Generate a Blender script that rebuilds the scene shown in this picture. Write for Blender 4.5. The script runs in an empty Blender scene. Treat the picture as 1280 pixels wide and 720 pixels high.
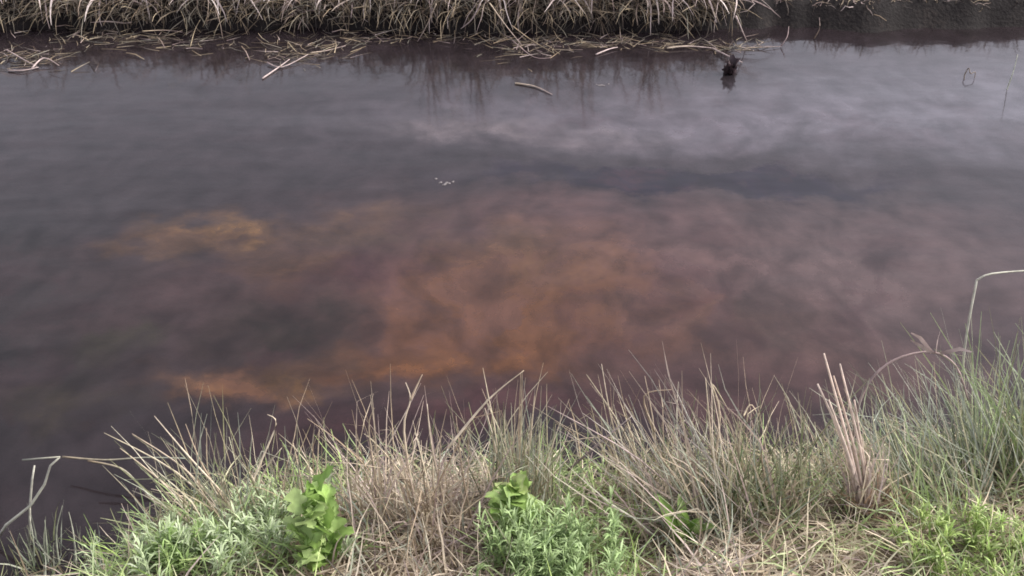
import bpy, math, random
import numpy as np
from mathutils import Vector, noise as mnoise

random.seed(7)
RNG = np.random.default_rng(7)
R = math.radians
scene = bpy.context.scene
col = scene.collection

# ------------------------------------------------------------------ camera
CAM_H, PITCH, FPX, HALF_W, HALF_H = 1.9, R(32.2), 1372.0, 640.0, 360.0
cam_d = bpy.data.cameras.new('camera')
cam_d.sensor_width = 36.0
cam_d.lens = 36.0 * FPX / 1280.0
cam_d.clip_end = 2000.0
cam_d.clip_start = 0.05
cam = bpy.data.objects.new('camera', cam_d)
col.objects.link(cam)
cam.location = (0, 0, CAM_H)
cam.rotation_euler = (R(90) - PITCH, 0, 0)
scene.camera = cam

# ------------------------------------------------------------------ world, sun, exposure
SUN_EL, SUN_AZ = R(42), R(78)            # azimuth to the right of the viewing direction
world = bpy.data.worlds.new('World')
scene.world = world
world.use_nodes = True
wn, wl = world.node_tree.nodes, world.node_tree.links
wn.clear()
w_out = wn.new('ShaderNodeOutputWorld')
w_bg = wn.new('ShaderNodeBackground')
w_sky = wn.new('ShaderNodeTexSky')
w_sky.sky_type = 'NISHITA'
w_sky.sun_disc = False
w_sky.sun_elevation = SUN_EL
w_sky.sun_rotation = SUN_AZ
w_sky.air_density = 1.0
w_sky.dust_density = 1.2
w_hs = wn.new('ShaderNodeHueSaturation')    # an overcast, nearly colourless sky
w_hs.inputs['Saturation'].default_value = 0.26
w_bg.inputs['Strength'].default_value = 0.138
wl.new(w_sky.outputs[0], w_hs.inputs['Color'])
w_tint = wn.new('ShaderNodeMix'); w_tint.data_type = 'RGBA'; w_tint.blend_type = 'MULTIPLY'
w_tint.inputs[0].default_value = 1.0
w_tint.inputs[7].default_value = (1.035, 0.975, 1.025, 1)      # mauve white-balance cast put into the sky colour
wl.new(w_hs.outputs[0], w_tint.inputs[6])
wl.new(w_tint.outputs[2], w_bg.inputs['Color'])
wl.new(w_bg.outputs[0], w_out.inputs[0])

sun_d = bpy.data.lights.new('sun', 'SUN')
sun_d.energy = 3.0
sun_d.angle = R(30)
sun_d.color = (1.0, 0.96, 0.88)
sun = bpy.data.objects.new('sun', sun_d)
col.objects.link(sun)
sd = Vector((math.sin(SUN_AZ) * math.cos(SUN_EL), math.cos(SUN_AZ) * math.cos(SUN_EL), math.sin(SUN_EL)))
sun.rotation_euler = (-sd).to_track_quat('-Z', 'Y').to_euler()

scene.render.engine = 'CYCLES'
scene.cycles.use_denoising = True
scene.cycles.filter_width = 1.7          # soft phone-video optics
scene.cycles.max_bounces = 8
scene.cycles.transparent_max_bounces = 8
vs = scene.view_settings
vs.view_transform = 'Standard'
vs.look = 'None'
vs.exposure = 1.25
vs.gamma = 1.0
vs.use_curve_mapping = False

# ------------------------------------------------------------------ helpers
def ray(px, py):
    """direction into the place for a point measured on the photograph"""
    u, v = (px - HALF_W) / FPX, (HALF_H - py) / FPX
    f = Vector((0, math.cos(PITCH), -math.sin(PITCH)))
    up = Vector((0, math.sin(PITCH), math.cos(PITCH)))
    return (f + Vector((1, 0, 0)) * u + up * v)

def on_z(px, py, z=0.0):
    d = ray(px, py)
    t = (z - CAM_H) / d.z
    return Vector((0, 0, CAM_H)) + d * t

def on_y(px, py, Y):
    d = ray(px, py)
    return Vector((0, 0, CAM_H)) + d * (Y / d.y)

def sm(a, b, x):
    t = min(1.0, max(0.0, (x - a) / (b - a)))
    return t * t * (3 - 2 * t)

def s2l(c):
    return tuple(((v / 255) / 12.92 if v / 255 <= 0.04045 else ((v / 255 + 0.055) / 1.055) ** 2.4) for v in c)

def vivid(c, k=1.2):
    v = s2l(c); m = sum(v) / 3
    return tuple(max(0.0, m + k * (x - m)) for x in v)

def link(name, mesh, parent=None):
    o = bpy.data.objects.new(name, mesh)
    col.objects.link(o)
    if parent is not None:
        o.parent = parent
    return o

def tag(o, label=None, cat=None, group=None, kind=None):
    if label: o['label'] = label
    if cat: o['category'] = cat
    if group: o['group'] = group
    if kind: o['kind'] = kind
    return o

def thing(name, label, cat, loc, group=None):
    o = bpy.data.objects.new(name, None)
    o.empty_display_size = 0.1
    col.objects.link(o)
    o.location = loc
    return tag(o, label, cat, group)

# shoreline of the near bank, as (x, y) on the water plane
near_pts = [on_z(*p) for p in ((-260, 750), (0, 752), (120, 752), (175, 728), (205, 676), (260, 634), (400, 604), (600, 588),
                               (800, 590), (950, 588), (1060, 580), (1150, 560), (1280, 532), (1500, 520))]
NX = [p.x for p in near_pts]; NY = [p.y for p in near_pts]
far_pts = [on_z(*p) for p in ((-260, 40), (0, 41), (200, 36), (420, 37), (640, 42), (860, 38), (925, 36), (990, 35), (1280, 36), (1500, 36))]
FX = [p.x for p in far_pts]; FY = [p.y for p in far_pts]

def near_y(x): return float(np.interp(x, NX, NY)) + 0.03 * mnoise.noise(Vector((x * 4, 3.1, 0)))
def far_y(x): return float(np.interp(x, FX, FY)) + 0.07 * mnoise.noise(Vector((x * 2.2, 9.7, 0))) + 0.06 * mnoise.noise(Vector((x * 8, 2.7, 0)))

def gz(x, y):
    """height of the ground; the water stands at z = 0"""
    ny, fy = near_y(x), far_y(x)
    n1 = mnoise.noise(Vector((x * 2.3, y * 2.3, 1.0)))
    n2 = mnoise.noise(Vector((x * 9, y * 9, 4.0)))
    if y <= ny:
        d = ny - y
        z = 0.36 * (1 - math.exp(-d / 0.32)) + min(d, 0.3) * 0.14 * n1 + min(d, 0.2) * 0.10 * n2
    elif y >= fy:
        d = y - fy
        left = 1 - sm(0.95, 1.25, x)
        h = 0.12 + 0.06 * left
        z = h * sm(-0.02, 0.13, d) * 1.0 + 0.10 * (1 - math.exp(-max(d - 0.1, 0) / 1.5)) + min(d, 0.2) * (0.15 * n1 + 0.12 * n2)
    else:
        d = min(y - ny, fy - y)
        z = -0.5 * sm(-0.02, 0.75, d) - 0.02 + 0.03 * n1
    return z

def hit(px, py):
    """where a line of sight meets the ground"""
    d = ray(px, py); o = Vector((0, 0, CAM_H)); t = 0.8
    while t < 12:
        p = o + d * t
        if p.z <= gz(p.x, p.y):
            break
        t += 0.01
    return Vector((p.x, p.y, gz(p.x, p.y)))

class MB:
    """collects ribbons, tubes and leaves with one colour per vertex"""
    def __init__(self): self.v = []; self.f = []; self.c = []
    def ribbon(self, pts, widths, c0, c1, roll=None, fold=0.0):
        n0 = len(self.v); n = len(pts)
        roll = random.uniform(0, math.pi) if roll is None else roll
        for i, p in enumerate(pts):
            t = (pts[min(i + 1, n - 1)] - pts[max(i - 1, 0)])
            if t.length < 1e-6: t = Vector((0, 0, 1))
            t.normalize()
            a = t.cross(Vector((0.31, 0.2, 1.0)) if abs(t.z) < 0.9 else Vector((0.2, 1, 0.1))); a.normalize()
            b = t.cross(a)
            s = a * math.cos(roll) + b * math.sin(roll)
            w = widths[i] * 0.5
            k = i / (n - 1)
            c = tuple(c0[j] * (1 - k) + c1[j] * k for j in range(3)) + (1.0,)
            self.v += [tuple(p - s * w), tuple(p + s * w)]
            self.c += [c, c]
            if i:
                q = n0 + 2 * i
                self.f.append((q - 2, q - 1, q + 1, q))
    def tube(self, pts, radii, c0, c1, sides=5):
        n0 = len(self.v); n = len(pts)
        for i, p in enumerate(pts):
            t = (pts[min(i + 1, n - 1)] - pts[max(i - 1, 0)])
            if t.length < 1e-6: t = Vector((0, 0, 1))
            t.normalize()
            a = t.cross(Vector((0.31, 0.2, 1.0)) if abs(t.z) < 0.9 else Vector((0.2, 1, 0.1))); a.normalize()
            b = t.cross(a)
            k = i / (n - 1)
            for s in range(sides):
                an = 2 * math.pi * s / sides
                self.v.append(tuple(p + (a * math.cos(an) + b * math.sin(an)) * radii[i]))
                m = 1 + random.uniform(-.12, .12)
                self.c.append(tuple((c0[j] * (1 - k) + c1[j] * k) * m for j in range(3)) + (1.0,))
            if i:
                q = n0 + sides * i
                for s in range(sides):
                    s2 = (s + 1) % sides
                    self.f.append((q - sides + s, q - sides + s2, q + s2, q + s))
        self.f.append(tuple(n0 + sides * (n - 1) + s for s in range(sides)))
        self.f.append(tuple(n0 + sides - 1 - s for s in range(sides)))
    def mesh(self, name, mat, smooth=True):
        me = bpy.data.meshes.new(name)
        me.from_pydata(self.v, [], self.f)
        ca = me.color_attributes.new('Col', 'FLOAT_COLOR', 'POINT')
        ca.data.foreach_set('color', np.array(self.c, dtype=np.float32).ravel())
        if smooth:
            me.polygons.foreach_set('use_smooth', [True] * len(me.polygons))
        me.materials.append(mat)
        me.update()
        return me
    def build(self, name, mat, parent=None, smooth=True):
        if parent is not None:
            L = parent.location
            self.v = [(a - L.x, b - L.y, c - L.z) for a, b, c in self.v]
        return link(name, self.mesh(name, mat, smooth), parent)

def nodes(mat):
    mat.use_nodes = True
    nt = mat.node_tree; nt.nodes.clear()
    return nt, nt.nodes, nt.links

def veg_material(name, rough=0.75, transl=0.25, streak=90.0):
    m = bpy.data.materials.new(name)
    nt, N, L = nodes(m)
    out = N.new('ShaderNodeOutputMaterial')
    at = N.new('ShaderNodeAttribute'); at.attribute_name = 'Col'
    geo = N.new('ShaderNodeNewGeometry')
    nz = N.new('ShaderNodeTexNoise'); nz.inputs['Scale'].default_value = streak; nz.inputs['Detail'].default_value = 3
    L.new(geo.outputs['Position'], nz.inputs['Vector'])
    mr = N.new('ShaderNodeMapRange'); mr.inputs[1].default_value = 0.3; mr.inputs[2].default_value = 0.7
    mr.inputs[3].default_value = 0.72; mr.inputs[4].default_value = 1.2
    L.new(nz.outputs[0], mr.inputs[0])
    mul = N.new('ShaderNodeVectorMath'); mul.operation = 'SCALE'
    L.new(at.outputs['Color'], mul.inputs[0]); L.new(mr.outputs[0], mul.inputs['Scale'])
    pb = N.new('ShaderNodeBsdfPrincipled'); pb.inputs['Roughness'].default_value = rough
    pb.inputs['Specular IOR Level'].default_value = 0.25
    tr = N.new('ShaderNodeBsdfTranslucent')
    mx = N.new('ShaderNodeMixShader'); mx.inputs[0].default_value = transl
    L.new(mul.outputs[0], pb.inputs['Base Color']); L.new(mul.outputs[0], tr.inputs['Color'])
    L.new(pb.outputs[0], mx.inputs[1]); L.new(tr.outputs[0], mx.inputs[2]); L.new(mx.outputs[0], out.inputs[0])
    return m

M_grass = veg_material('grass_blade')
M_stalk = veg_material('dry_stalk', 0.7, 0.08, 60)
M_leaf = veg_material('broad_leaf', 0.5, 0.3, 45)

def ground_material():
    m = bpy.data.materials.new('bank_soil')
    nt, N, L = nodes(m)
    out = N.new('ShaderNodeOutputMaterial'); pb = N.new('ShaderNodeBsdfPrincipled')
    geo = N.new('ShaderNodeNewGeometry')
    n1 = N.new('ShaderNodeTexNoise'); n1.inputs['Scale'].default_value = 6; n1.inputs['Detail'].default_value = 8
    n2 = N.new('ShaderNodeTexNoise'); n2.inputs['Scale'].default_value = 55; n2.inputs['Detail'].default_value = 6
    L.new(geo.outputs['Position'], n1.inputs['Vector']); L.new(geo.outputs['Position'], n2.inputs['Vector'])
    cr = N.new('ShaderNodeValToRGB')
    e = cr.color_ramp.elements
    e[0].position = 0.3; e[0].color = (0.010, 0.008, 0.008, 1)
    e[1].position = 0.75; e[1].color = (0.028, 0.022, 0.020, 1)
    el = cr.color_ramp.elements.new(0.52); el.color = (0.013, 0.011, 0.011, 1)
    mx = N.new('ShaderNodeMath'); mx.operation = 'ADD'; mx.inputs[1].default_value = -0.0
    mm = N.new('ShaderNodeMix'); mm.data_type = 'FLOAT'; mm.inputs[0].default_value = 0.45
    L.new(n1.outputs[0], mm.inputs[2]); L.new(n2.outputs[0], mm.inputs[3]); L.new(mm.outputs[0], cr.inputs[0])
    sx = N.new('ShaderNodeSeparateXYZ'); L.new(geo.outputs['Position'], sx.inputs[0])
    mz = N.new('ShaderNodeMapRange'); mz.inputs[1].default_value = 0.14; mz.inputs[2].default_value = 0.26   # wet mud below, dry thatch above
    L.new(sx.outputs['Z'], mz.inputs[0])
    my = N.new('ShaderNodeMapRange'); my.inputs[1].default_value = 3.2; my.inputs[2].default_value = 3.0
    L.new(sx.outputs['Y'], my.inputs[0])
    mf = N.new('ShaderNodeMapRange'); mf.inputs[1].default_value = 5.9; mf.inputs[2].default_value = 6.3      # dead meadow beyond the far bank
    L.new(sx.outputs['Y'], mf.inputs[0])
    mfs = N.new('ShaderNodeMath'); mfs.operation = 'MULTIPLY'; mfs.inputs[1].default_value = 0.8; L.new(mf.outputs[0], mfs.inputs[0])
    mm2 = N.new('ShaderNodeMath'); mm2.operation = 'MULTIPLY'; L.new(mz.outputs[0], mm2.inputs[0]); L.new(my.outputs[0], mm2.inputs[1])
    c2 = N.new('ShaderNodeValToRGB')
    c2.color_ramp.elements[0].position = .35; c2.color_ramp.elements[0].color = (0.07, 0.055, 0.038, 1)
    c2.color_ramp.elements[1].position = .65; c2.color_ramp.elements[1].color = (0.24, 0.19, 0.13, 1)
    L.new(mm.outputs[0], c2.inputs[0])
    cm = N.new('ShaderNodeMix'); cm.data_type = 'RGBA'
    mmx = N.new('ShaderNodeMath'); mmx.operation = 'MAXIMUM'; L.new(mm2.outputs[0], mmx.inputs[0]); L.new(mfs.outputs[0], mmx.inputs[1])
    L.new(mmx.outputs[0], cm.inputs[0]); L.new(cr.outputs[0], cm.inputs[6]); L.new(c2.outputs[0], cm.inputs[7])
    L.new(cm.outputs[2], pb.inputs['Base Color'])
    pb.inputs['Roughness'].default_value = 0.8; pb.inputs['Specular IOR Level'].default_value = 0.1
    bp = N.new('ShaderNodeBump'); bp.inputs['Strength'].default_value = 0.4; bp.inputs['Distance'].default_value = 0.02
    L.new(n2.outputs[0], bp.inputs['Height']); L.new(bp.outputs[0], pb.inputs['Normal'])
    L.new(pb.outputs[0], out.inputs[0])
    return m

# ------------------------------------------------------------------ water material
# silt clouds drifting in the water, plus light and dim reflections painted as colour: centre, half-size (measured on the photograph, laid on the water), colour, weight, patchiness
SILT_AND_REFLECTION = [
    (-140, 400, 400, 260, (46, 48, 46), 0.7, 0.0),  # dark left water; the dimmer reflection there is put into this colour too
    (740, 350, 600, 135, (126, 96, 93), 0.95, 0.1),
    (1080, 340, 300, 140, (122, 106, 105), 0.8, 0.05),
    (980, 440, 220, 80, (114, 90, 86), 0.8, 0.15),
    (520, 290, 190, 50, (94, 78, 74), 0.7, 0.5),
    (640, 385, 240, 90, (130, 92, 68), 0.95, 0.5),
    (660, 330, 120, 50, (116, 92, 74), 0.6, 0.5),
    (560, 432, 200, 28, (138, 98, 72), 0.9, 0.65),
    (760, 420, 130, 50, (114, 84, 72), 0.6, 0.7),
    (282, 285, 95, 28, (154, 120, 88), 1.0, 0.5),
    (352, 328, 70, 26, (150, 118, 90), 0.95, 0.5),
    (440, 282, 90, 28, (118, 94, 78), 0.75, 0.6),
    (410, 335, 120, 28, (76, 54, 58), 0.8, 0.2),
    (350, 405, 110, 58, (54, 48, 44), 0.95, 0.05),
    (310, 478, 110, 32, (140, 106, 82), 1.0, 0.55),
    (408, 462, 60, 32, (134, 104, 76), 0.85, 0.6),
    (150, 435, 60, 30, (78, 77, 60), 0.55, 0.5),
    (105, 492, 80, 30, (88, 79, 62), 0.55, 0.6),
    (640, 505, 260, 32, (96, 64, 64), 0.7, 0.3),
    (440, 545, 170, 45, (80, 56, 58), 0.8, 0.2),
    (860, 500, 220, 50, (96, 72, 72), 0.8, 0.2),
    (950, 400, 80, 45, (92, 80, 76), 0.6, 0.3),
    (860, 390, 160, 14, (116, 92, 84), 0.5, 0.8),
    (900, 148, 500, 46, (136, 129, 138), 0.75, 0.0),  # dusty film, widened so its colour carries the pale sky reflection
    (1240, 125, 300, 70, (150, 148, 158), 0.6, 0.1),  # painted sky reflection: pale colour brightens the water at upper right
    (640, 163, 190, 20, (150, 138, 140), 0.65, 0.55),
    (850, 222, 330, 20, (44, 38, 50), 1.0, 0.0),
]

def water_material():
    m = bpy.data.materials.new('stream_water')
    nt, N, L = nodes(m)
    def math_(op, a=None, b=None, c=None):
        n = N.new('ShaderNodeMath'); n.operation = op
        for i, x in enumerate((a, b, c)):
            if x is None: continue
            if hasattr(x, 'links'): L.new(x, n.inputs[i])
            else: n.inputs[i].default_value = x
        return n.outputs[0]
    def vm(op, a, b=None, scale=None):
        n = N.new('ShaderNodeVectorMath'); n.operation = op
        for i, x in enumerate((a, b)):
            if x is None: continue
            if hasattr(x, 'links'): L.new(x, n.inputs[i])
            else: n.inputs[i].default_value = x
        if scale is not None: n.inputs['Scale'].default_value = scale
        return n
    def noise(vec, scale, detail=4, rough=0.55, stretch=None):
        if stretch: vec = vm('MULTIPLY', vec, stretch).outputs[0]
        n = N.new('ShaderNodeTexNoise'); n.inputs['Scale'].default_value = scale
        n.inputs['Detail'].default_value = detail; n.inputs['Roughness'].default_value = rough
        L.new(vec, n.inputs['Vector'])
        return n
    out = N.new('ShaderNodeOutputMaterial')
    geo = N.new('ShaderNodeNewGeometry')
    pos = geo.outputs['Position']
    w1 = noise(pos, 1.1, 3, 0.5)
    w2 = noise(pos, 4.5, 4, 0.6)
    d1 = vm('SCALE', vm('SUBTRACT', w1.outputs['Color'], (0.5, 0.5, 0.5)).outputs[0], scale=0.5).outputs[0]
    d2 = vm('SCALE', vm('SUBTRACT', w2.outputs['Color'], (0.5, 0.5, 0.5)).outputs[0], scale=0.5).outputs[0]
    wp = vm('ADD', vm('ADD', pos, d1).outputs[0], d2).outputs[0]
    wisp = noise(wp, 3.6, 6, 0.6, (1.15, 0.8, 1.0)).outputs[0]
    fine = noise(vm('ADD', pos, d1).outputs[0], 8.0, 4, 0.55, (1.1, 0.8, 1.0)).outputs[0]
    mott = noise(vm('ADD', wp, (7.3, 1.1, 0)).outputs[0], 2.7, 4, 0.6, (1.1, 0.8, 1.0)).outputs[0]
    mott2 = noise(vm('ADD', wp, (2.3, 8.1, 0)).outputs[0], 2.9, 4, 0.6, (1.1, 0.8, 1.0)).outputs[0]
    colour = None; turb = None
    base = s2l((88, 77, 82))
    for (cx, cy, rx, ry, c, wt, patch) in SILT_AND_REFLECTION:
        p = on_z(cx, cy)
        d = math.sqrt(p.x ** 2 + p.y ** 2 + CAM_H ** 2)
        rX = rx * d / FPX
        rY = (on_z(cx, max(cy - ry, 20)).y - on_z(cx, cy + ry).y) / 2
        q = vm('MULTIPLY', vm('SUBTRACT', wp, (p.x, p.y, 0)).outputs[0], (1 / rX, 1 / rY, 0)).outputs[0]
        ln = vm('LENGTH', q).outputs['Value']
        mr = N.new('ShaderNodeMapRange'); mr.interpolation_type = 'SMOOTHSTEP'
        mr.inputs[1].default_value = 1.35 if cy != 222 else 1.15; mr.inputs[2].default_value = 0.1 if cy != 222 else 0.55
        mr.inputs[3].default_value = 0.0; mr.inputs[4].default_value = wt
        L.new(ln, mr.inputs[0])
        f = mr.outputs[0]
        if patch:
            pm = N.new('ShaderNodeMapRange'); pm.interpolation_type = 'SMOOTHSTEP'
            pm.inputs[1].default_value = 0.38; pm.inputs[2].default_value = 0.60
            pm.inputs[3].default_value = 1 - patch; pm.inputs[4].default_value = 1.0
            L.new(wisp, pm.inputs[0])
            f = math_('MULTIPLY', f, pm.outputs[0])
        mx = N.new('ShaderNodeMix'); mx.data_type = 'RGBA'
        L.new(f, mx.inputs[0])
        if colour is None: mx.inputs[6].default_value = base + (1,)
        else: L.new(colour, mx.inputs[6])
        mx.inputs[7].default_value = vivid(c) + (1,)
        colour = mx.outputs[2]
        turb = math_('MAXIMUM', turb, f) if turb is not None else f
    # mauve and dark drifts running through the silt
    for src, lo, hi, cc, amt in ((mott, .50, .66, (98, 66, 72), .4), (mott2, .50, .66, (60, 50, 48), .36)):
        mr = N.new('ShaderNodeMapRange'); mr.interpolation_type = 'SMOOTHSTEP'
        mr.inputs[1].default_value = lo; mr.inputs[2].default_value = hi; mr.inputs[4].default_value = amt
        L.new(src, mr.inputs[0])
        mx = N.new('ShaderNodeMix'); mx.data_type = 'RGBA'
        L.new(math_('MULTIPLY', mr.outputs[0], turb), mx.inputs[0]); L.new(colour, mx.inputs[6]); mx.inputs[7].default_value = s2l(cc) + (1,)
        colour = mx.outputs[2]
    # grain of the silt
    g = N.new('ShaderNodeMapRange'); g.inputs[1].default_value = 0.3; g.inputs[2].default_value = 0.7
    g.inputs[3].default_value = 0.62; g.inputs[4].default_value = 1.38
    L.new(fine, g.inputs[0])
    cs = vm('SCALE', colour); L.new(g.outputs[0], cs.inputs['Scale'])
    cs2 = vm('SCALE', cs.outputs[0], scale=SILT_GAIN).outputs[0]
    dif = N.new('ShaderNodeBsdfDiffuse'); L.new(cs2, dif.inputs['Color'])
    tra = N.new('ShaderNodeBsdfTransparent'); tra.inputs['Color'].default_value = (0.62, 0.55, 0.5, 1)
    body = N.new('ShaderNodeMixShader')
    tb = math_('MULTIPLY_ADD', turb, 0.45, 0.5)
    L.new(tb, body.inputs[0]); L.new(tra.outputs[0], body.inputs[1]); L.new(dif.outputs[0], body.inputs[2])
    # gentle ripples
    r1 = noise(pos, 2.2, 2, 0.5, (0.5, 1.3, 1)).outputs[0]
    r2 = noise(pos, 14.0, 3, 0.5, (0.6, 1.3, 1)).outputs[0]
    hh = math_('MULTIPLY_ADD', r2, 0.10, r1)
    bp = N.new('ShaderNodeBump'); bp.inputs['Strength'].default_value = 0.5; bp.inputs['Distance'].default_value = 0.012
    L.new(hh, bp.inputs['Height'])
    gl = N.new('ShaderNodeBsdfGlossy'); gl.inputs['Roughness'].default_value = 0.09
    L.new(bp.outputs[0], gl.inputs['Normal'])
    fr = N.new('ShaderNodeFresnel'); fr.inputs['IOR'].default_value = 1.34; L.new(bp.outputs[0], fr.inputs['Normal'])
    mx = N.new('ShaderNodeMixShader')
    L.new(fr.outputs[0], mx.inputs[0]); L.new(body.outputs[0], mx.inputs[1]); L.new(gl.outputs[0], mx.inputs[2])
    L.new(mx.outputs[0], out.inputs[0])
    return m

SILT_GAIN = 0.315
M_ground = ground_material()
M_water = water_material()

# ------------------------------------------------------------------ ground and water
def axis(lo, hi, step, far):
    a = list(np.arange(lo, hi + 1e-6, step))
    left, right = [], []
    s = step
    v = lo
    while v > -far:
        s *= 1.35; v -= s; left.append(v)
    s = step; v = hi
    while v < far:
        s *= 1.35; v += s; right.append(v)
    return left[::-1] + a + right

xs = axis(-5.0, 5.0, 0.045, 400); ys = axis(0.6, 7.2, 0.028, 400)
gv = [(x, y, gz(x, y) if abs(x) < 40 and -40 < y < 60 else (0.45)) for y in ys for x in xs]
nx = len(xs)
gf = [(j * nx + i, j * nx + i + 1, (j + 1) * nx + i + 1, (j + 1) * nx + i) for j in range(len(ys) - 1) for i in range(nx - 1)]
gm = bpy.data.meshes.new('ground'); gm.from_pydata(gv, [], gf)
gm.polygons.foreach_set('use_smooth', [True] * len(gm.polygons)); gm.materials.append(M_ground)
tag(link('ground', gm), 'dark muddy banks and bed of the ditch', 'ground', kind='structure')

wm = bpy.data.meshes.new('water')
wx0, wx1 = -60, 60
wxs = np.linspace(-60, 60, 61)
wv = []; wf = []
for i, x in enumerate(wxs):
    wv += [(x, 1.2, 0), (x, 6.3, 0)]
    if i: q = 2 * i; wf.append((q - 2, q, q + 1, q - 1))
wm.from_pydata(wv, [], wf); wm.materials.append(M_water)
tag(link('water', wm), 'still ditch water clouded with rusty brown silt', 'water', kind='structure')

# ------------------------------------------------------------------ palettes (linear base colours)
STRAW = [(.50, .42, .31), (.42, .34, .25), (.58, .50, .39), (.32, .25, .18), (.42, .37, .26)]
MAUVE = [(.36, .28, .26), (.45, .36, .34), (.28, .21, .20), (.50, .41, .38), (.20, .15, .14)]
BROWN = [(.24, .18, .12), (.30, .24, .16), (.18, .14, .10), (.36, .29, .20)]
OLIVE = [(.17, .18, .09), (.22, .22, .12), (.13, .15, .08), (.28, .26, .15)]
GREYG = [(.27, .29, .22), (.34, .36, .28), (.21, .24, .18), (.40, .41, .33), (.29, .32, .27)]
TWIG = [(.40, .40, .33), (.46, .45, .38), (.34, .33, .27)]
GREEN = [(.13, .22, .06), (.18, .28, .08), (.10, .18, .05), (.24, .32, .11)]
PALEG = [(.30, .40, .17), (.36, .46, .22), (.25, .34, .14), (.40, .48, .26)]
LUSH = [(.34, .44, .14), (.28, .40, .12), (.40, .46, .22)]
WETS = [(.16, .15, .12), (.20, .18, .15), (.12, .11, .09)]
PALES = [(.62, .53, .41), (.55, .46, .35), (.66, .58, .46)]
DARKG = [(.07, .11, .05), (.09, .14, .06), (.12, .16, .08)]
DARKB = [(.06, .05, .045), (.09, .07, .055), (.12, .09, .07)]

def pick(pal, jit=0.15):
    c = random.choice(pal); k = 1 + random.uniform(-jit, jit)
    return tuple(v * k for v in c)

def blade_pts(base, az, lean, length, curl, nseg=5, kink=0.0, wig=0.14):
    """a growing stem: lean from the vertical, bending further along its length"""
    pts = [base.copy()]; p = base.copy(); th = lean; a = az
    kp = random.randint(2, nseg - 1) if random.random() < kink else -1
    for i in range(nseg):
        th += curl / nseg + random.uniform(-wig, wig)
        a += random.uniform(-wig, wig) * 1.5
        if i == kp:
            th += random.uniform(0.6, 1.7); a += random.uniform(-0.8, 0.8)
        d = Vector((math.sin(th) * math.cos(a), math.sin(th) * math.sin(a), math.cos(th)))
        p = p + d * (length / nseg)
        pts.append(p.copy())
    return pts

def keep_up(pts, lo=0.004):
    for p in pts:
        g = max(gz(p.x, p.y), 0.0) + lo
        if p.z < g: p.z = g
    return pts

def blades(mb, n, centre, rad, pals, length, width, az=None, az_s=math.pi, lean=(0.05, 0.5), curl=(0.1, 0.9), kink=0.12, nseg=5, tips=None, ground=True):
    for _ in range(n):
        r = rad * 0.85 * random.random() ** 0.7; t = random.uniform(0, 2 * math.pi)
        x, y = centre.x + r * math.cos(t), centre.y + r * math.sin(t) * 0.7
        z = max(gz(x, y), -0.012)
        b = Vector((x, y, z - 0.01))
        a = random.uniform(0, 2 * math.pi) if az is None else random.gauss(az, az_s)
        ln = random.uniform(*length)
        pts = keep_up(blade_pts(b, a, random.uniform(*lean), ln, random.uniform(*curl), nseg, kink))
        w = random.uniform(*width) * 1.15
        k = len(pts)
        c0 = pick(random.choice(pals)); c1 = pick(random.choice(tips or pals))
        c1 = tuple(0.5 * c1[j] + 0.5 * c0[j] for j in range(3))
        mb.ribbon(pts, [w * (1 - (i / (k - 1)) ** 2 * 0.85) for i in range(k)], c0, c1)

def smooth_path(pts, sub=4):
    P = [pts[0]] + list(pts) + [pts[-1]]
    out = []
    for i in range(1, len(P) - 2):
        for s in range(sub):
            t = s / sub
            p0, p1, p2, p3 = P[i - 1], P[i], P[i + 1], P[i + 2]
            out.append(0.5 * ((2 * p1) + (p2 - p0) * t + (2 * p0 - 5 * p1 + 4 * p2 - p3) * t * t + (3 * p1 - p0 - 3 * p2 + p3) * t ** 3))
    out.append(P[-2].copy())
    return out

def stem(name, pts, r0, r1, pal, parent, sub=4, smooth=True, mat=None):
    mb = MB()
    pp = smooth_path(pts, sub) if smooth and len(pts) > 2 else pts
    n = len(pp)
    c = pick(pal); c2 = pick(pal)
    mb.tube(pp, [r0 + (r1 - r0) * i / (n - 1) for i in range(n)], c, c2, 5)
    return mb.build(name, mat or M_stalk, parent)

def hero(root, spec, pal, r=0.0031, name='stem'):
    """stems one can follow by eye: points on the photograph at a depth measured from the clump"""
    for pts in spec:
        W = []
        for (px, py, dy) in pts:
            W.append(on_y(px, py, root.location.y + dy))
        W[0].z = min(W[0].z, max(gz(W[0].x, W[0].y), -0.02) - 0.01) if W[0].z < 0.12 else W[0].z
        stem(name, W, r, r * 0.18, pal, root)

def tussock(name, label, px, py, layers, heroes=(), pal=STRAW, group=None, r=0.0031, cat='grass', wet=False):
    b = on_z(px, py, -.012) if wet else hit(px, py)
    root = thing(name, label, cat, b, group)
    mb = MB()
    for L_ in layers:
        blades(mb, centre=b, **L_)
    o = mb.build('blades', M_grass, root); o['kind'] = 'stuff'
    hero(root, heroes, pal, r)
    return root

UP = math.pi / 2      # away over the water
# ------------------------------------------------------------------ near bank: ground cover that nobody could count
def cover(name, label, n, sampler, pals, length, width, lean, curl, kink=0.1, tips=None, nseg=4):
    mb = MB()
    for _ in range(n):
        x, y, p = sampler()
        b = Vector((x, y, max(gz(x, y), -0.03) - 0.006))
        pts = keep_up(blade_pts(b, random.uniform(0, 2 * math.pi), random.uniform(*lean), random.uniform(*length), random.uniform(*curl), nseg, kink))
        w = random.uniform(*width); k = len(pts)
        pal = p or pals
        c0 = pick(random.choice(pal)); c1 = pick(random.choice(tips or pal))
        mb.ribbon(pts, [w * (1 - (i / (k - 1)) ** 2 * 0.8) for i in range(k)], c0, tuple(.5 * (c0[j] + c1[j]) for j in range(3)))
    o = mb.build(name, M_grass)
    tag(o, label, 'grass', kind='stuff')
    return o

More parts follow.
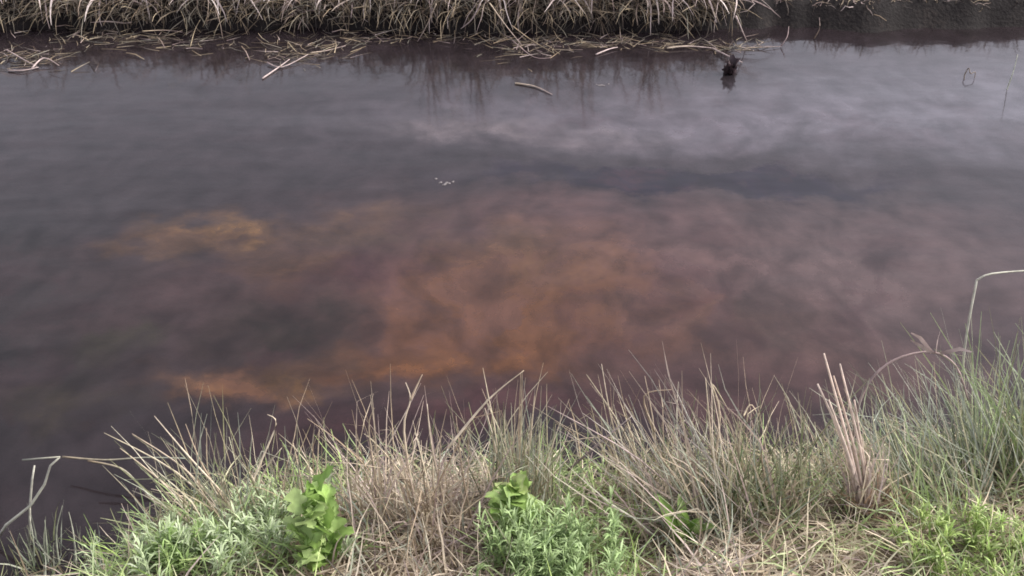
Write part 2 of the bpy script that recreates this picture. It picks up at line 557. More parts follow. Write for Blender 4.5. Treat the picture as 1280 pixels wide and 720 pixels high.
def near_sampler(dmax, px_pal=None, dmin=-0.02):
    def f():
        x = random.uniform(-2.4, 2.6)
        ny = near_y(x)
        d = dmin + (dmax - dmin) * random.random()
        y = ny - d
        return x, y, (px_pal(x, d) if px_pal else None)
    return f

def zone(x, d):
    n = mnoise.noise(Vector((x * 3.0, d * 3.0, 12.0)))
    if x > 0.75 and d > 0.20: return [PALEG, PALEG, LUSH, STRAW] if n > -0.4 else [STRAW, PALEG]
    if x > 0.45: return [STRAW, PALES, PALEG] if n < 0.1 else [PALEG, PALEG, STRAW]
    if -0.02 < x < 0.28 and d > 0.12: return [LUSH, PALEG, PALEG]
    if -0.9 < x < -0.35: return [PALEG, LUSH, PALEG] if n > -0.25 else [STRAW, PALEG]
    if x < -0.9: return [GREYG, OLIVE]
    return [STRAW, MAUVE, PALES, GREYG] if n < 0.15 else [GREYG, PALEG, STRAW]

cover('bank_grass', 'short mixed green and straw grass covering the near bank', 17000, near_sampler(1.1, zone, 0.13),
      [GREYG], (.05, .16), (.0024, .0048), (0.1, 1.0), (0.1, 1.3), 0.1)
cover('straw_litter', 'flattened pale straw lying over the near bank', 12000, near_sampler(0.95, lambda x, d: [STRAW, PALES, PALES, MAUVE], 0.2),
      [STRAW], (.05, .17), (.002, .0048), (1.0, 1.5), (0.0, 0.6), 0.3)
cover('shore_sedge', 'fine grey green blades fringing the near water edge', 800, near_sampler(0.2, lambda x, d: ([GREYG, OLIVE, DARKG] if x > .3 else [OLIVE, BROWN, DARKG]), -0.04),
      [GREYG], (.06, .2), (.0025, .005), (0.1, 0.9), (0.1, 0.9), 0.2)

# ------------------------------------------------------------------ near bank: clumps, plants and stems one can tell apart
tussock('grass_tussock', 'small grey green tuft standing in dark water beside the bent twig', 62, 712,
        [dict(n=60, rad=.13, pals=[GREYG, OLIVE, GREYG, DARKG], length=(.08, .17), width=(.002, .004), lean=(0, .4), curl=(-.1, .6))],
        [[(40, 712, 0), (42, 680, 0), (37, 645, .02)], [(75, 715, 0), (70, 670, .02), (78, 632, .03)], [(95, 715, 0), (92, 670, .02), (86, 640, .03)],
         [(125, 712, 0), (122, 680, .02), (114, 662, .03)], [(60, 715, 0), (58, 680, .02), (56, 650, .03)]], GREYG, wet=True)
tussock('grass_tussock', 'fan of pale straw stems leaning out over the water beside a dark inlet', 285, 668,
        [dict(n=93, rad=.15, pals=[GREYG, STRAW, OLIVE], length=(.14, .34), width=(.0018, .0038), lean=(0.1, .6), curl=(-.1, .6), kink=.1, az=2.3, az_s=.9),
         dict(n=33, rad=.13, pals=[OLIVE, GREYG], length=(.08, .2), width=(.002, .004))],
        [[(300, 665, 0), (220, 590, .05), (130, 541, .08)], [(290, 660, 0), (235, 590, .06), (165, 542, .1)], [(310, 650, 0), (240, 575, .05), (193, 520, .1)],
         [(300, 655, 0), (255, 585, .05), (232, 530, .1)], [(290, 640, 0), (262, 600, .05), (258, 535, .1)], [(300, 640, 0), (325, 580, .05), (345, 530, .08), (334, 518, .09)],
         [(305, 650, 0), (330, 590, .04), (352, 560, .05)], [(270, 660, 0), (200, 600, .04), (150, 560, .06)], [(195, 668, 0), (200, 640, 0), (203, 622, 0)]], STRAW)
tussock('grass_tussock', 'sparse upright straw stems rising behind the ragged bright green plant', 365, 640,
        [dict(n=55, rad=.12, pals=[STRAW, BROWN, GREYG], length=(.12, .27), width=(.0018, .0035), lean=(0, .4), curl=(-.1, .5), kink=.15)],
        [[(345, 640, 0), (360, 590, .02), (372, 560, .03)], [(392, 640, 0), (396, 590, .02), (399, 537, .03)], [(385, 640, 0), (372, 580, .02), (366, 552, .03)],
         [(430, 650, 0), (428, 610, .02), (417, 585, .02)]], STRAW)
tussock('grass_tussock', 'tangled brown dead tussock with forked twigs at its top', 515, 655,
        [dict(n=142, rad=.19, pals=[BROWN, STRAW, MAUVE], length=(.15, .36), width=(.0018, .004), lean=(0, .5), curl=(-.2, .7), kink=.3),
         dict(n=48, rad=.16, pals=[STRAW, GREYG], length=(.08, .2), width=(.002, .0042))],
        [[(540, 650, 0), (500, 590, .03), (470, 555, .05), (455, 542, .06)], [(520, 640, 0), (505, 540, .04), (513, 500, .06), (507, 478, .07)],
         [(513, 500, .06), (520, 485, .07), (528, 468, .08)], [(545, 650, 0), (541, 580, .03), (552, 545, .04)], [(560, 650, 0), (540, 560, .03), (534, 505, .05)],
         [(560, 560, 0.02), (610, 500, .05), (655, 463, .07)], [(590, 655, 0), (578, 590, .02), (570, 520, .04)], [(480, 650, 0), (470, 600, .02), (461, 535, .04), (468, 510, .04)]], STRAW)
tussock('grass_tussock', 'dense green and straw tussock rising behind the round leaved weed', 648, 632,
        [dict(n=148, rad=.10, pals=[OLIVE, GREYG, STRAW], length=(.18, .34), width=(.002, .004), lean=(0, .28), curl=(-.1, .4), kink=.08),
         dict(n=44, rad=.14, pals=[GREYG, PALEG], length=(.1, .22), width=(.002, .004))],
        [[(645, 620, 0), (648, 540, .02), (651, 466, .03)], [(655, 620, 0), (664, 540, .02), (668, 495, .03)], [(630, 620, 0), (617, 550, .02), (606, 510, .03)]], STRAW)
tussock('grass_tussock', 'upright straw stems with splayed tips between two leaning clumps', 800, 618,
        [dict(n=80, rad=.13, pals=[STRAW, BROWN, OLIVE], length=(.15, .32), width=(.0018, .0038), lean=(0, .4), curl=(-.2, .6), kink=.2)],
        [[(815, 620, 0), (780, 540, .03), (733, 468, .06)], [(800, 620, 0), (768, 540, .03), (752, 455, .06)], [(820, 620, 0), (818, 540, .03), (806, 470, .05)],
         [(818, 540, 0.03), (805, 495, .05), (840, 487, .05)], [(800, 620, 0), (775, 550, .03), (690, 555, .03)]], STRAW)
tussock('grass_tussock', 'wide tussock of mauve straw blades sweeping low toward the round leaved weed', 880, 660,
        [dict(n=161, rad=.19, pals=[MAUVE, STRAW, GREYG], length=(.2, .42), width=(.0018, .004), lean=(0.3, .95), curl=(-.2, .5), kink=.15, az=2.6, az_s=.45),
         dict(n=44, rad=.18, pals=[GREYG, OLIVE], length=(.1, .25), width=(.002, .004))],
        [[(890, 660, 0), (800, 575, .05), (685, 508, .08)], [(870, 670, 0), (800, 640, .0), (735, 615, .02)], [(860, 690, 0), (800, 650, .0), (730, 640, .0)],
         [(850, 700, 0), (790, 672, .0), (735, 660, 0)], [(710, 588, .1), (760, 545, .08), (790, 520, .08)]], MAUVE)
tussock('grass_tussock', 'thick dark green sedge clump with a few bleached bent leaves', 935, 632,
        [dict(n=210, rad=.22, pals=[OLIVE, DARKG, GREYG], length=(.14, .30), width=(.002, .0042), lean=(0, .5), curl=(0, .8), kink=.12, tips=[OLIVE, STRAW]),
         dict(n=49, rad=.18, pals=[STRAW], length=(.15, .32), width=(.002, .004), lean=(0, .4), kink=.4)],
        [[(895, 625, 0), (888, 540, .02), (882, 472, .05)], [(890, 600, 0), (900, 520, .04), (890, 480, .06), (912, 515, .06)], [(925, 600, 0), (925, 540, .02), (937, 506, .04), (948, 520, .04)],
         [(960, 620, 0), (952, 570, .02), (958, 540, .04)]], STRAW)
b = hit(1080, 640)
bund = thing('dry_stalks', 'leaning bundle of stiff pale pinkish dead stalks', 'stalks', b)
for sp in ([(1080, 640, 0), (1062, 560, .02), (1030, 442, .05)], [(1083, 640, 0), (1068, 560, .02), (1042, 470, .05)], [(1088, 640, 0), (1075, 560, .02), (1050, 455, .06)],
           [(1074, 642, 0), (1056, 560, .02), (1022, 480, .05)], [(1092, 640, 0), (1079, 570, .02), (1068, 500, .04)], [(1078, 640, 0), (1064, 580, .01), (1036, 500, .03)]):
    stem('stalk', [on_y(p[0], p[1], b.y + p[2]) for p in sp], random.uniform(.0042, .0055), .0017, [(.56, .45, .38), (.62, .51, .44), (.48, .37, .30)], bund)
mb = MB(); blades(mb, 70, b, .07, [MAUVE, STRAW], (.1, .24), (.002, .0045), az=1.9, az_s=.5, lean=(.05, .35), curl=(-.1, .4), kink=.3)
blades(mb, 60, b, .06, [[(.30, .20, .14)], BROWN], (.05, .12), (.003, .006), lean=(0.1, .7))
o = mb.build('sheath_leaves', M_grass, bund); o['kind'] = 'stuff'

tussock('grass_tussock', 'blue green grass beside the leaning dead stalks, blades swept one way', 1140, 628,
        [dict(n=198, rad=.2, pals=[GREYG, GREYG, PALEG, STRAW], length=(.13, .3), width=(.0018, .0038), lean=(0.15, .95), curl=(-.2, .6), az=2.5, az_s=.6),
         dict(n=29, rad=.2, pals=[PALEG], length=(.08, .18), width=(.002, .004))],
        [[(1160, 620, 0), (1110, 550, .04), (1090, 515, .06)], [(1150, 620, 0), (1118, 560, .03), (1100, 500, .06)]], GREYG)
tussock('grass_tussock', 'tall blue green grass below the arching reed', 1225, 600,
        [dict(n=260, rad=.24, pals=[GREYG, GREYG, GREYG, OLIVE], length=(.14, .34), width=(.0018, .0038), lean=(0.15, .95), curl=(-.2, .6), az=2.5, az_s=.6),
         dict(n=49, rad=.2, pals=[STRAW], length=(.14, .3), width=(.002, .0035), kink=.2)],
        [[(1240, 610, 0), (1160, 545, .05), (1108, 515, .08)], [(1250, 590, 0), (1195, 530, .05), (1170, 475, .08)], [(1260, 580, 0), (1225, 510, .05), (1205, 460, .07)],
         [(1240, 600, 0), (1215, 540, .04), (1190, 510, .06)]], GREYG)
tussock('grass_tussock', 'upright grey green grass beside the stalk with a sharp elbow', 1285, 590,
        [dict(n=186, rad=.18, pals=[GREYG, OLIVE, PALEG], length=(.2, .42), width=(.0018, .004), lean=(0, .5), curl=(-.1, .6), az=2.0, az_s=.8)],
        [[(1285, 600, 0), (1270, 520, .03), (1248, 462, .05)], [(1280, 600, 0), (1255, 540, .03), (1232, 470, .05)], [(1290, 560, 0), (1276, 480, .03), (1272, 430, .04)]], GREYG)

# arching reed with torn leaves at its crest
b = hit(1068, 600)
arch = thing('arching_reed', 'single pale reed arching over the water into blue green grass', 'reed', b)
Y0 = b.y
stem('stem', [on_y(1066, 600, Y0), on_y(1068, 530, Y0 + .02), on_y(1085, 480, Y0 + .04), on_y(1118, 450, Y0 + .06), on_y(1165, 440, Y0 + .07), on_y(1195, 458, Y0 + .07), on_y(1210, 500, Y0 + .06)],
     .0035, .002, MAUVE, arch)
for q in ([(1165, 441), (1150, 432), (1138, 425)], [(1165, 441), (1150, 422), (1139, 416)], [(1170, 441), (1172, 425), (1176, 412)], [(1175, 442), (1200, 436), (1215, 440)]):
    mb = MB(); W = [on_y(x, y, Y0 + .07 - .01 * i) for i, (x, y) in enumerate(q)]
    mb.ribbon(W, [.008, .008, .002], pick(MAUVE), pick(MAUVE), roll=1.2); mb.build('leaf', M_leaf, arch)

# elbowed stalk over the water on the right
b = hit(1210, 560)
elb = thing('bent_stalk', 'thin grey stalk snapped into a sharp elbow above the water', 'stalk', b)
stem('stem', [on_y(1208, 560, b.y), on_y(1204, 470, b.y + .03), on_y(1208, 420, b.y + .05), on_y(1221, 350, b.y + .08)], .0032, .0026, TWIG, elb)
stem('snapped_tip', [on_y(1221, 350, b.y + .08), on_y(1240, 342, b.y + .08), on_y(1300, 337, b.y + .10)], .0026, .0016, TWIG, elb)

# forked twig leaning out of the dark water on the left
b = on_z(-10, 690, -.02)
tw = thing('forked_twig', 'pale forked twig with elbow leaning over dark inlet water', 'twig', b)
Y0 = b.y
stem('stem', [on_y(-14, 690, Y0), on_y(8, 656, Y0), on_y(38, 632, Y0 + .02), on_y(56, 605, Y0 + .03), on_y(63, 582, Y0 + .04), on_y(74, 572, Y0 + .04)], .0042, .0022, TWIG, tw, smooth=False)
stem('twig', [on_y(37, 690, Y0), on_y(37, 635, Y0 + .02), on_y(40, 600, Y0 + .03), on_y(43, 582, Y0 + .04)], .0034, .002, TWIG, tw, smooth=False)
stem('twig', [on_y(28, 575, Y0 + .05), on_y(75, 571, Y0 + .04)], .0025, .0018, TWIG, tw)

# stems lying low over the inlet
for q, lab in (([(78, 571), (130, 575), (180, 572), (232, 573)], 'thin straw stem lying level above the dark inlet'),
               ([(110, 576), (150, 585), (172, 604), (200, 635)], 'grey stem drooping in a curve into the dark inlet'),
               ([(130, 716), (165, 700), (190, 692), (240, 680)], 'pale stem slanting low from the fan of straw')):
    Wp = [on_z(x, y, .05 + .01 * i) for i, (x, y) in enumerate(q)]
    if 'drooping' in lab: Wp = [on_z(x, y, z) for (x, y), z in zip(q, (.07, .06, .03, -.01))]
    o = MB(); pp = smooth_path(Wp, 4)
    o.tube(pp, [.0028 - .001 * i / len(pp) for i in range(len(pp))], pick(BROWN), pick(GREYG), 5)
    tag(o.build('loose_stem', M_stalk), lab, 'stem')

# pale stick caught across the clumps
b0, b1 = on_y(590, 601, 2.07), on_y(745, 592, 2.05)
o = MB(); o.tube([b0, b0.lerp(b1, .4) + Vector((0, 0, .006)), b1], [.004, .0036, .002], (.55, .46, .36), (.45, .37, .3), 6)
tag(o.build('loose_stem', M_stalk), 'straight pale stick caught level behind the round leaved weed', 'stick')

# ------------------------------------------------------------------ broad leaved plants
def leaf(parent, base, az, lean, length, width, pal, curl=0.8, ragged=0.1, fold=0.35, profile=None, name='leaf', petiole=0.3):
    mb = MB(); nl, nw = 9, 5
    c0 = pick(pal); rib = tuple(min(1, v * 1.25) for v in c0)
    p = base.copy(); th = lean
    side = Vector((-math.sin(az), math.cos(az), 0))
    idx = []
    for i in range(nl):
        t = i / (nl - 1)
        d = Vector((math.sin(th) * math.cos(az), math.sin(th) * math.sin(az), math.cos(th)))
        nrm = side.cross(d)
        if t < petiole: w = width * 0.07
        else:
            s = (t - petiole) / (1 - petiole)
            w = width * (math.sin(math.pi * min(1, s ** 0.75 * 0.97 + .03)) ** 0.7 + .03)
        row = []
        for j in range(nw):
            u = (j / (nw - 1) - .5) * 2
            e = 1 + (random.uniform(-ragged, ragged) if abs(u) > .9 else 0)
            q = p + side * (u * w * .5 * e) + nrm * (abs(u) * w * .5 * -fold + random.uniform(-.05, .05) * w * abs(u))
            row.append(len(mb.v)); mb.v.append(tuple(q))
            k = 1 + random.uniform(-.12, .12)
            mb.c.append(tuple(v * k for v in (rib if j == nw // 2 else c0)) + (1.0,))
        if idx:
            for j in range(nw - 1):
                mb.f.append((idx[-1][j], idx[-1][j + 1], row[j + 1], row[j]))
        idx.append(row)
        p = p + d * (length / (nl - 1)); th += curl / (nl - 1)
    return mb.build(name, M_leaf, parent)

def leafy(name, label, px, py, n, length, width, pal, lean=(.2, .9), curl=(.4, 1.1), ragged=.12, spread=.02, stemh=0.0, petiole=.3, up=None):
    b = hit(px, py)
    root = thing(name, label, 'plant', b)
    if stemh:
        stem('stem', [b - Vector((0, 0, .01)), b + Vector((.004, .004, stemh * .5)), b + Vector((0, .01, stemh))], .005, .003, [(.2, .28, .1)], root)
    for i in range(n):
        a = i * 2.399 + random.uniform(-.3, .3)
        k = i / max(1, n - 1)
        bb = b + Vector((random.uniform(-spread, spread), random.uniform(-spread, spread), stemh * k * .95))
        leaf(root, bb, a, random.uniform(*lean) * (1.1 - .4 * k), random.uniform(*length), random.uniform(*width), pal, random.uniform(*curl), ragged, petiole=petiole)
    return root

LIME = [(.36, .46, .16), (.30, .42, .13), (.40, .48, .2)]
LEAFG = [(.22, .33, .09), (.28, .40, .13), (.16, .26, .06), (.33, .43, .17)]
leafy('leafy_plant', 'ragged upright bright green plant beside the straw fan', 400, 704, 64, (.04, .075), (.02, .04), LEAFG, (.2, .85), (-.2, 1.4), .6, .035, .17, .05)
wd = leafy('leafy_plant', 'round leaved weed topped with pale lime leaves among dead grass', 643, 676, 30, (.045, .08), (.024, .044), LEAFG, (.5, 1.1), (.4, 1.3), .28, .015, .13, .2)
for i in range(9):
    leaf(wd, wd.location + Vector((random.uniform(-.02, .02), random.uniform(-.015, .01), .10 + .004 * i)), i * 2.4, random.uniform(.15, .8), random.uniform(.04, .06), random.uniform(.025, .04), LIME, random.uniform(.2, 1.1), .4, petiole=.1, name='lime_leaf')
leafy('leafy_plant', 'small bright green sprout at the foot of the mauve tussock', 856, 684, 10, (.07, .12), (.02, .035), LEAFG, (.1, .7), (.2, .9), .15, .02, .02, .2)
def herb(label, px, py, n, w, h, pal, size=(.014, .034)):
    b = hit(px, py)
    root = thing('feathery_herb', label, 'plant', b)
    mb = MB(); st = MB()
    for k in range(n):
        x = b.x + random.gauss(0, w * .5); y = b.y + random.gauss(0, w * .35)
        z0 = gz(x, y); hh = h * random.uniform(.4, 1)
        top = Vector((x + random.uniform(-.03, .03), y + random.uniform(-.02, .03), z0 + hh))
        bs = Vector((x, y, z0 - .01))
        st.tube([bs, (bs + top) / 2 + Vector((random.uniform(-.01, .01), 0, 0)), top], [.0018, .0015, .001], pick(pal), pick(pal), 4)
        for q in range(34):
            t = random.uniform(.25, 1.0); p = bs.lerp(top, t)
            a = random.uniform(0, 6.28); s = random.uniform(*size); e = random.uniform(.2, 1.8)
            d = Vector((math.cos(a), math.sin(a), e)).normalized()
            mb.ribbon([p, p + d * s * .5 + Vector((0, 0, s * .2)), p + d * s], [s * .08, s * .14, s * .03], pick(pal), pick(pal), roll=random.uniform(-.5, .5))
    o = mb.build('foliage', M_leaf, root); o['kind'] = 'stuff'
    st.build('stems', M_leaf, root)['kind'] = 'stuff'
    return root
herb('soft pale green feathery herb at the foot of the straw fan', 285, 690, 80, .2, .10, [(.42, .50, .30), (.36, .46, .24), (.46, .52, .36)])
herb('low bright green herb between the inlet and the feathery herb', 220, 708, 34, .08, .08, [(.26, .38, .13), (.32, .42, .18)])
herb('light green fine leaved herb spreading below the round leaved weed', 695, 716, 90, .13, .13, [(.30, .40, .18), (.36, .46, .24), (.24, .34, .14)])
herb('yellowish green herb filling the corner of the bank beneath blue green grass', 1245, 712, 60, .2, .07, LUSH)

# ------------------------------------------------------------------ far bank
def far_cover():
    mb = MB()
    for _ in range(2600):
        x = random.uniform(-4.2, 4.2); fy = far_y(x)
        left = x < 1.1
        d = random.uniform(.12 if left else .16, 2.2) ** 1.0
        y = fy + d
        b = Vector((x, y, gz(x, y) - .01))
        ln = random.uniform(.05, .13) if left else random.uniform(.03, .11)
        pts = blade_pts(b, random.uniform(0, 6.28), random.uniform(.1, .9), ln, random.uniform(.2, 1.4), 4, .1)
        c = pick(random.choice([MAUVE, BROWN, DARKB])); w = random.uniform(.003, .006)
        mb.ribbon(pts, [w, w, w * .8, w * .6, w * .2], c, pick(MAUVE))
    tag(mb.build('far_bank_grass', M_grass), 'dead pale grass covering the top of the far bank', 'grass', kind='stuff')
far_cover()
mb = MB()
for _ in range(9000):
    x = random.uniform(-8, 8); y = 6.0 + 9.0 * random.random() ** 1.6
    if y < far_y(x) + .35: continue
    b = Vector((x, y, gz(x, y) - .01))
    pts = blade_pts(b, random.uniform(0, 6.28), random.uniform(.1, 1.1), random.uniform(.06, .18), random.uniform(.2, 1.3), 3, .1)
    w = random.uniform(.006, .012)
    mb.ribbon(pts, [w, w, w * .7, w * .2], pick(random.choice([MAUVE, BROWN, OLIVE, STRAW])), pick(MAUVE))
tag(mb.build('meadow_grass', M_grass), 'dead meadow grass stretching away behind the far bank', 'grass', kind='stuff')

for px, reach, full in ((-60, 0, .7), (15, 1, .5), (60, 0, .3), (105, 1, .6), (160, 0, .5), (205, 0, .8), (262, 1, .9), (330, 0, 1.1), (372, 0, 1.0), (425, 0, .35), (490, 0, .6),
                         (540, 1, .6), (585, 0, .6), (632, 1, 1.0), (682, 1, .7), (728, 0, .4), (772, 1, .7), (818, 0, .6), (862, 0, .4), (905, 1, .7)):
    p = on_z(px + random.uniform(-8, 8), 48)
    x = p.x; y = far_y(x) + random.uniform(.08, .20)
    b = Vector((x, y, gz(x, y)))
    if reach:
        root = thing('dry_tussock', 'pale dry tussock with long blades trailing down to the far water edge', 'grass', b, 'tussocks trailing long blades to the far water edge')
    else:
        root = thing('dry_tussock', 'pale dry tussock drooping short of the water on the far bank', 'grass', b, 'tussocks drooping short of the water on the far bank')
    mb = MB()
    az0 = -UP + random.uniform(-.5, .5)
    blades(mb, int(36 * full), b, .13, [MAUVE, MAUVE, MAUVE, BROWN], (.12, .26) if not reach else (.18, .4), (.003, .011), az=az0, az_s=.6, lean=(.4, 1.3), curl=(.5, 1.7), kink=.25, nseg=6)
    blades(mb, int(24 * full), b, .14, [MAUVE, BROWN, DARKB], (.05, .15), (.003, .008), lean=(.2, .9), curl=(.2, 1.2), kink=.2)
    blades(mb, 34, b, .15, [BROWN, DARKB, DARKB], (.1, .28), (.003, .006), az=-UP, az_s=.6, lean=(.9, 1.6), curl=(.8, 1.5), nseg=6)
    if px in (540, 585, 682, 728, 818):
        blades(mb, 16, b, .1, [BROWN, MAUVE], (.3, .5), (.006, .011), lean=(0, .3), curl=(0, .5), kink=.2)
    mb.build('blades', M_grass, root)['kind'] = 'stuff'
    for k in range(int(9 * full) + 1):
        bb = b + Vector((random.uniform(-.13, .13), random.uniform(-.05, .03), 0))
        ln = random.uniform(.28, .44) if reach else random.uniform(.16, .3)
        pts = keep_up(blade_pts(bb, random.gauss(az0, .5), random.uniform(.6, 1.2), ln, random.uniform(.9, 1.8), 7, .3))
        wd_ = random.uniform(.006, .014)
        m2 = MB(); m2.ribbon(pts, [wd_] * 5 + [wd_ * .8, wd_ * .5, wd_ * .15], pick([(.52, .42, .40), (.60, .50, .48), (.38, .29, .28)]), pick([(.56, .47, .44), (.62, .54, .50)]), roll=random.uniform(0, 3))
        m2.build('long_blade', M_grass, root)
for px in (985, 1040, 1082, 1130, 1175, 1225, 1275):
    p = on_z(px, 37); y = far_y(p.x) + .15
    b = Vector((p.x, y, gz(p.x, y)))
    root = thing('dry_tussock', 'short sparse dead tuft on the lip of the bare dark bank', 'grass', b, 'sparse tufts on the bare dark bank')
    mb = MB()
    blades(mb, 45, b, .12, [MAUVE, DARKB, BROWN], (.04, .12), (.003, .006), az=-UP, az_s=1.2, lean=(.1, 1.1), curl=(.2, 1.3))
    mb.build('blades', M_grass, root)['kind'] = 'stuff'

# trailing brown grass and roots under the overhang
mb = MB()
for _ in range(2600):
    x = random.uniform(-3.6, 1.15); y = far_y(x) + random.uniform(.03, .1)
    b = Vector((x, y, max(gz(x, y), 0) + random.uniform(.0, .05)))
    pts = blade_pts(b, random.gauss(-UP, .7), random.uniform(.8, 1.5), random.uniform(.06, .26), random.uniform(.2, 1.2), 4, .3)
    for q in pts: q.z = max(q.z, .003)
    w = random.uniform(.003, .006)
    mb.ribbon(pts, [w, w, w, w * .7, w * .3], pick(random.choice([BROWN, DARKB, DARKB, WETS])), pick(random.choice([BROWN, WETS, DARKB])))
tag(mb.build('trailing_roots', M_grass), 'brown roots and rotten blades trailing under the far bank overhang', 'roots', kind='stuff')

# mats of rotten straw floating against the far bank
mb = MB()
for cx_, cy_, sx_, sy_, n_ in ((40, 74, 45, 14, 110), (120, 50, 60, 12, 90), (235, 52, 70, 13, 110), (380, 66, 55, 16, 130), (470, 50, 50, 8, 60), (560, 48, 40, 10, 60), (660, 58, 55, 16, 150), (760, 54, 50, 10, 80), (850, 58, 55, 8, 80), (925, 62, 30, 8, 40)):
    for k in range(n_):
        px_, py_ = random.gauss(cx_, sx_ * .6), max(38, random.gauss(cy_, sy_ * .6))
        p = on_z(px_, py_, 0)
        if gz(p.x, p.y) > 0: continue
        a = random.uniform(0, math.pi); ln = random.uniform(.03, .14); e = random.uniform(-.06, .35) if random.random() < .4 else 0
        d = Vector((math.cos(a), math.sin(a) * .8, e))
        p.z = random.uniform(.001, .012)
        pts = [p, p + d * ln * .5 + Vector((random.uniform(-.008, .008), random.uniform(-.008, .008), 0)), p + d * ln]
        for q in pts: q.z = max(q.z, .001)
        w = random.uniform(.002, .0045)
        mb.ribbon(pts, [w, w, w * .5], pick(random.choice([BROWN, DARKB, WETS, BROWN, MAUVE])), pick(random.choice([BROWN, DARKB, WETS])))
tag(mb.build('floating_straw', M_grass), 'matted brown and grey straw floating against the far bank', 'straw', kind='stuff')

# broken reeds lying at the far waterline (each its own)
REEDS = [
    ([(8, 62, .03), (28, 76, .02), (46, 83, .006)], 'bleached'), ([(40, 85, .006), (58, 72, .03), (74, 82, .006)], 'bleached'), ([(10, 88, .006), (30, 87, .01), (48, 84, .008)], 'bleached'),
    ([(110, 50, .08), (94, 42, .05), (84, 50, .01)], 'brown'), ([(70, 33, .02), (92, 33, .01)], 'brown'), ([(178, 39, .05), (205, 39, .03), (228, 40, .02)], 'brown'),
    ([(158, 66, .012), (180, 74, .004)], 'brown'), ([(196, 46, .04), (206, 60, .008)], 'brown'), ([(238, 58, .006), (244, 40, .05), (250, 25, .1)], 'brown'),
    ([(302, 58, .02), (312, 75, .004)], 'brown'), ([(328, 98, .004), (348, 84, .008), (362, 74, .02)], 'bleached'), ([(334, 78, .012), (352, 84, .006), (385, 68, .02)], 'bleached'),
    ([(360, 53, .03), (378, 66, .01), (398, 67, .006)], 'brown'), ([(388, 66, .008), (410, 62, .01), (432, 57, .02)], 'bleached'), ([(415, 40, .03), (436, 38, .03)], 'brown'),
    ([(545, 5, .25), (534, 30, .12), (522, 52, .01)], 'bleached'), ([(600, 5, .2), (588, 25, .12), (576, 36, .06)], 'bleached'), ([(612, 4, .22), (632, 30, .1), (652, 56, .01)], 'bleached'),
    ([(640, 32, .12), (664, 52, .04), (695, 68, .004)], 'brown'), ([(640, 50, .04), (668, 70, .006), (690, 72, .004)], 'brown'), ([(644, 104, .004), (668, 108, .006), (690, 118, .004)], 'bleached'),
    ([(745, 68, .006), (762, 61, .01), (772, 59, .01)], 'bleached'), ([(834, 60, .01), (862, 59, .012), (890, 60, .008)], 'bleached'), ([(890, 60, .008), (915, 70, .02), (928, 78, .006)], 'bleached'),
    ([(930, 60, .006), (955, 58, .01), (976, 58, .006)], 'brown'), ([(976, 58, .004), (983, 45, .05), (986, 33, .08)], 'brown'), ([(1018, 48, .005), (1022, 35, .06), (1024, 22, .1)], 'brown'),
    ([(1092, 18, .1), (1108, 26, .08)], 'brown'), ([(920, 20, .2), (930, 40, .1), (934, 52, .01)], 'bleached'),
]
OWN = {10: 'pale reed floating askew under a crossing bleached reed', 11: 'bleached reed with a low bend crossing a floating pale reed', 15: 'long bleached reed slanting from the overhang to the water',
       17: 'long bleached reed sloping outward down to a tangle of brown reeds', 20: 'pale straw floating alone in open water out from the bank', 22: 'straight bleached reed floating level beside the rotten leaf clump',
       23: 'short bleached reed lying over the rotten leaf clump', 25: 'dull curved reed rising from the water before the bare dark bank', 1: 'bleached reed bent like a small roof on the water'}
for i, (pts, kind) in enumerate(REEDS):
    mb = MB()
    raw = [on_z(x, y, z) for x, y, z in pts]
    for q in raw[1:-1]: q += Vector((random.uniform(-.012, .012), random.uniform(-.02, .02), 0))
    pp = smooth_path(raw, 4) if len(raw) > 2 else [raw[0], raw[0].lerp(raw[1], .5) + Vector((0, .01, .004)), raw[1]]
    pal = [MAUVE[0], MAUVE[1], STRAW[1]] if kind == 'bleached' else [BROWN[1], MAUVE[2], BROWN[0]]
    n = len(pp); r0 = random.uniform(.0035, .0048) if kind == 'bleached' else random.uniform(.0025, .0036)
    mb.tube(pp, [r0 * (1 - .65 * k / n) for k in range(n)], pick(pal), pick(pal), 5)
    o = mb.build('broken_reed', M_stalk)
    if i in OWN: tag(o, OWN[i], 'reed')
    elif kind == 'bleached': tag(o, 'small bleached broken reed lying at the far water edge', 'reed', 'bleached broken reeds along the far water edge')
    else: tag(o, 'dull brown broken reed poking out along the far water edge', 'reed', 'dull broken reeds along the far water edge')

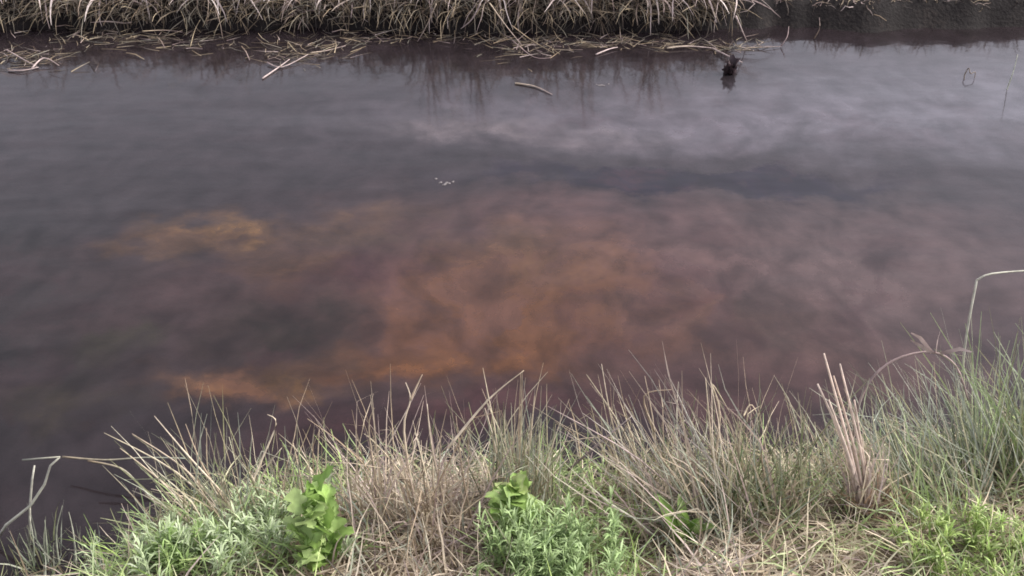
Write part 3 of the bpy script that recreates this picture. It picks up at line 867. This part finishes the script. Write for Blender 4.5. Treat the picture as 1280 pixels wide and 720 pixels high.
# dark rotten leaves hanging into the water
b = on_z(912, 92, 0)
dl = thing('rotten_leaves', 'dark rotten leaf clump standing in water below a bleached reed', 'leaves', b)
for a, l_, w_, ln in ((0.3, .15, .045, .09), (2.4, .2, .05, .085), (-1.2, .25, .055, .08), (-2.2, .3, .05, .07), (1.3, .1, .05, .10), (-.4, .3, .05, .07), (3.0, .1, .055, .09)):
    leaf(dl, b + Vector((random.uniform(-.02, .02), 0, -.01)), a, l_, ln, w_, [(.04, .028, .032), (.06, .042, .045)], 0.5, .5, petiole=.05)

# small looped dead stem and thin shoots in the bright water
b = on_z(1208, 100, 0)
lp = thing('looped_stem', 'tiny dark looped stem sticking out of the pale water', 'stem', b)
stem('stem', [on_z(1205, 101, -.005), on_z(1206, 93, .02), on_z(1211, 85, .045), on_z(1213, 92, .03), on_z(1219, 90, .03), on_z(1218, 98, .002)], .003, .0018, DARKB, lp)
b = on_z(1258, 112, 0)
lp = thing('thin_shoot', 'single thin grey shoot standing upright in the pale water', 'shoot', b)
stem('stem', [b - Vector((0, 0, .02)), b + Vector((.01, .0, .08)), b + Vector((.02, .02, .16))], .003, .0015, GREYG, lp)

# foam flecks
def foam(px, py, n, r, label):
    mb = MB(); c = on_z(px, py, 0)
    for k in range(n):
        x = c.x + random.gauss(0, r); y = c.y + random.gauss(0, r * .35) + .4 * (x - c.x) ** 2 / max(r, .01)
        rad = random.uniform(.002, .007)
        i0 = len(mb.v)
        for ring, (rr, zz) in enumerate(((1.0, .0008), (.8, .5), (.4, .85))):
            for s in range(7):
                an = 6.283 * s / 7
                mb.v.append((x + rad * rr * math.cos(an), y + rad * rr * math.sin(an), max(.0008, zz * rad * .7)))
                mb.c.append((.20, .18, .18, 1))
            if ring:
                for s in range(7):
                    a = i0 + (ring - 1) * 7
                    mb.f.append((a + s, a + (s + 1) % 7, a + 7 + (s + 1) % 7, a + 7 + s))
        mb.v.append((x, y, rad * .65)); mb.c.append((.20, .18, .18, 1)); t = len(mb.v) - 1
        for s in range(7): mb.f.append((i0 + 14 + s, i0 + 14 + (s + 1) % 7, t))
    tag(mb.build('foam', M_leaf), label, 'foam')
foam(556, 230, 13, .018, 'small curved streak of pale foam above the brown silt cloud')
foam(752, 107, 8, .02, 'faint fleck of foam near the far bank reeds')
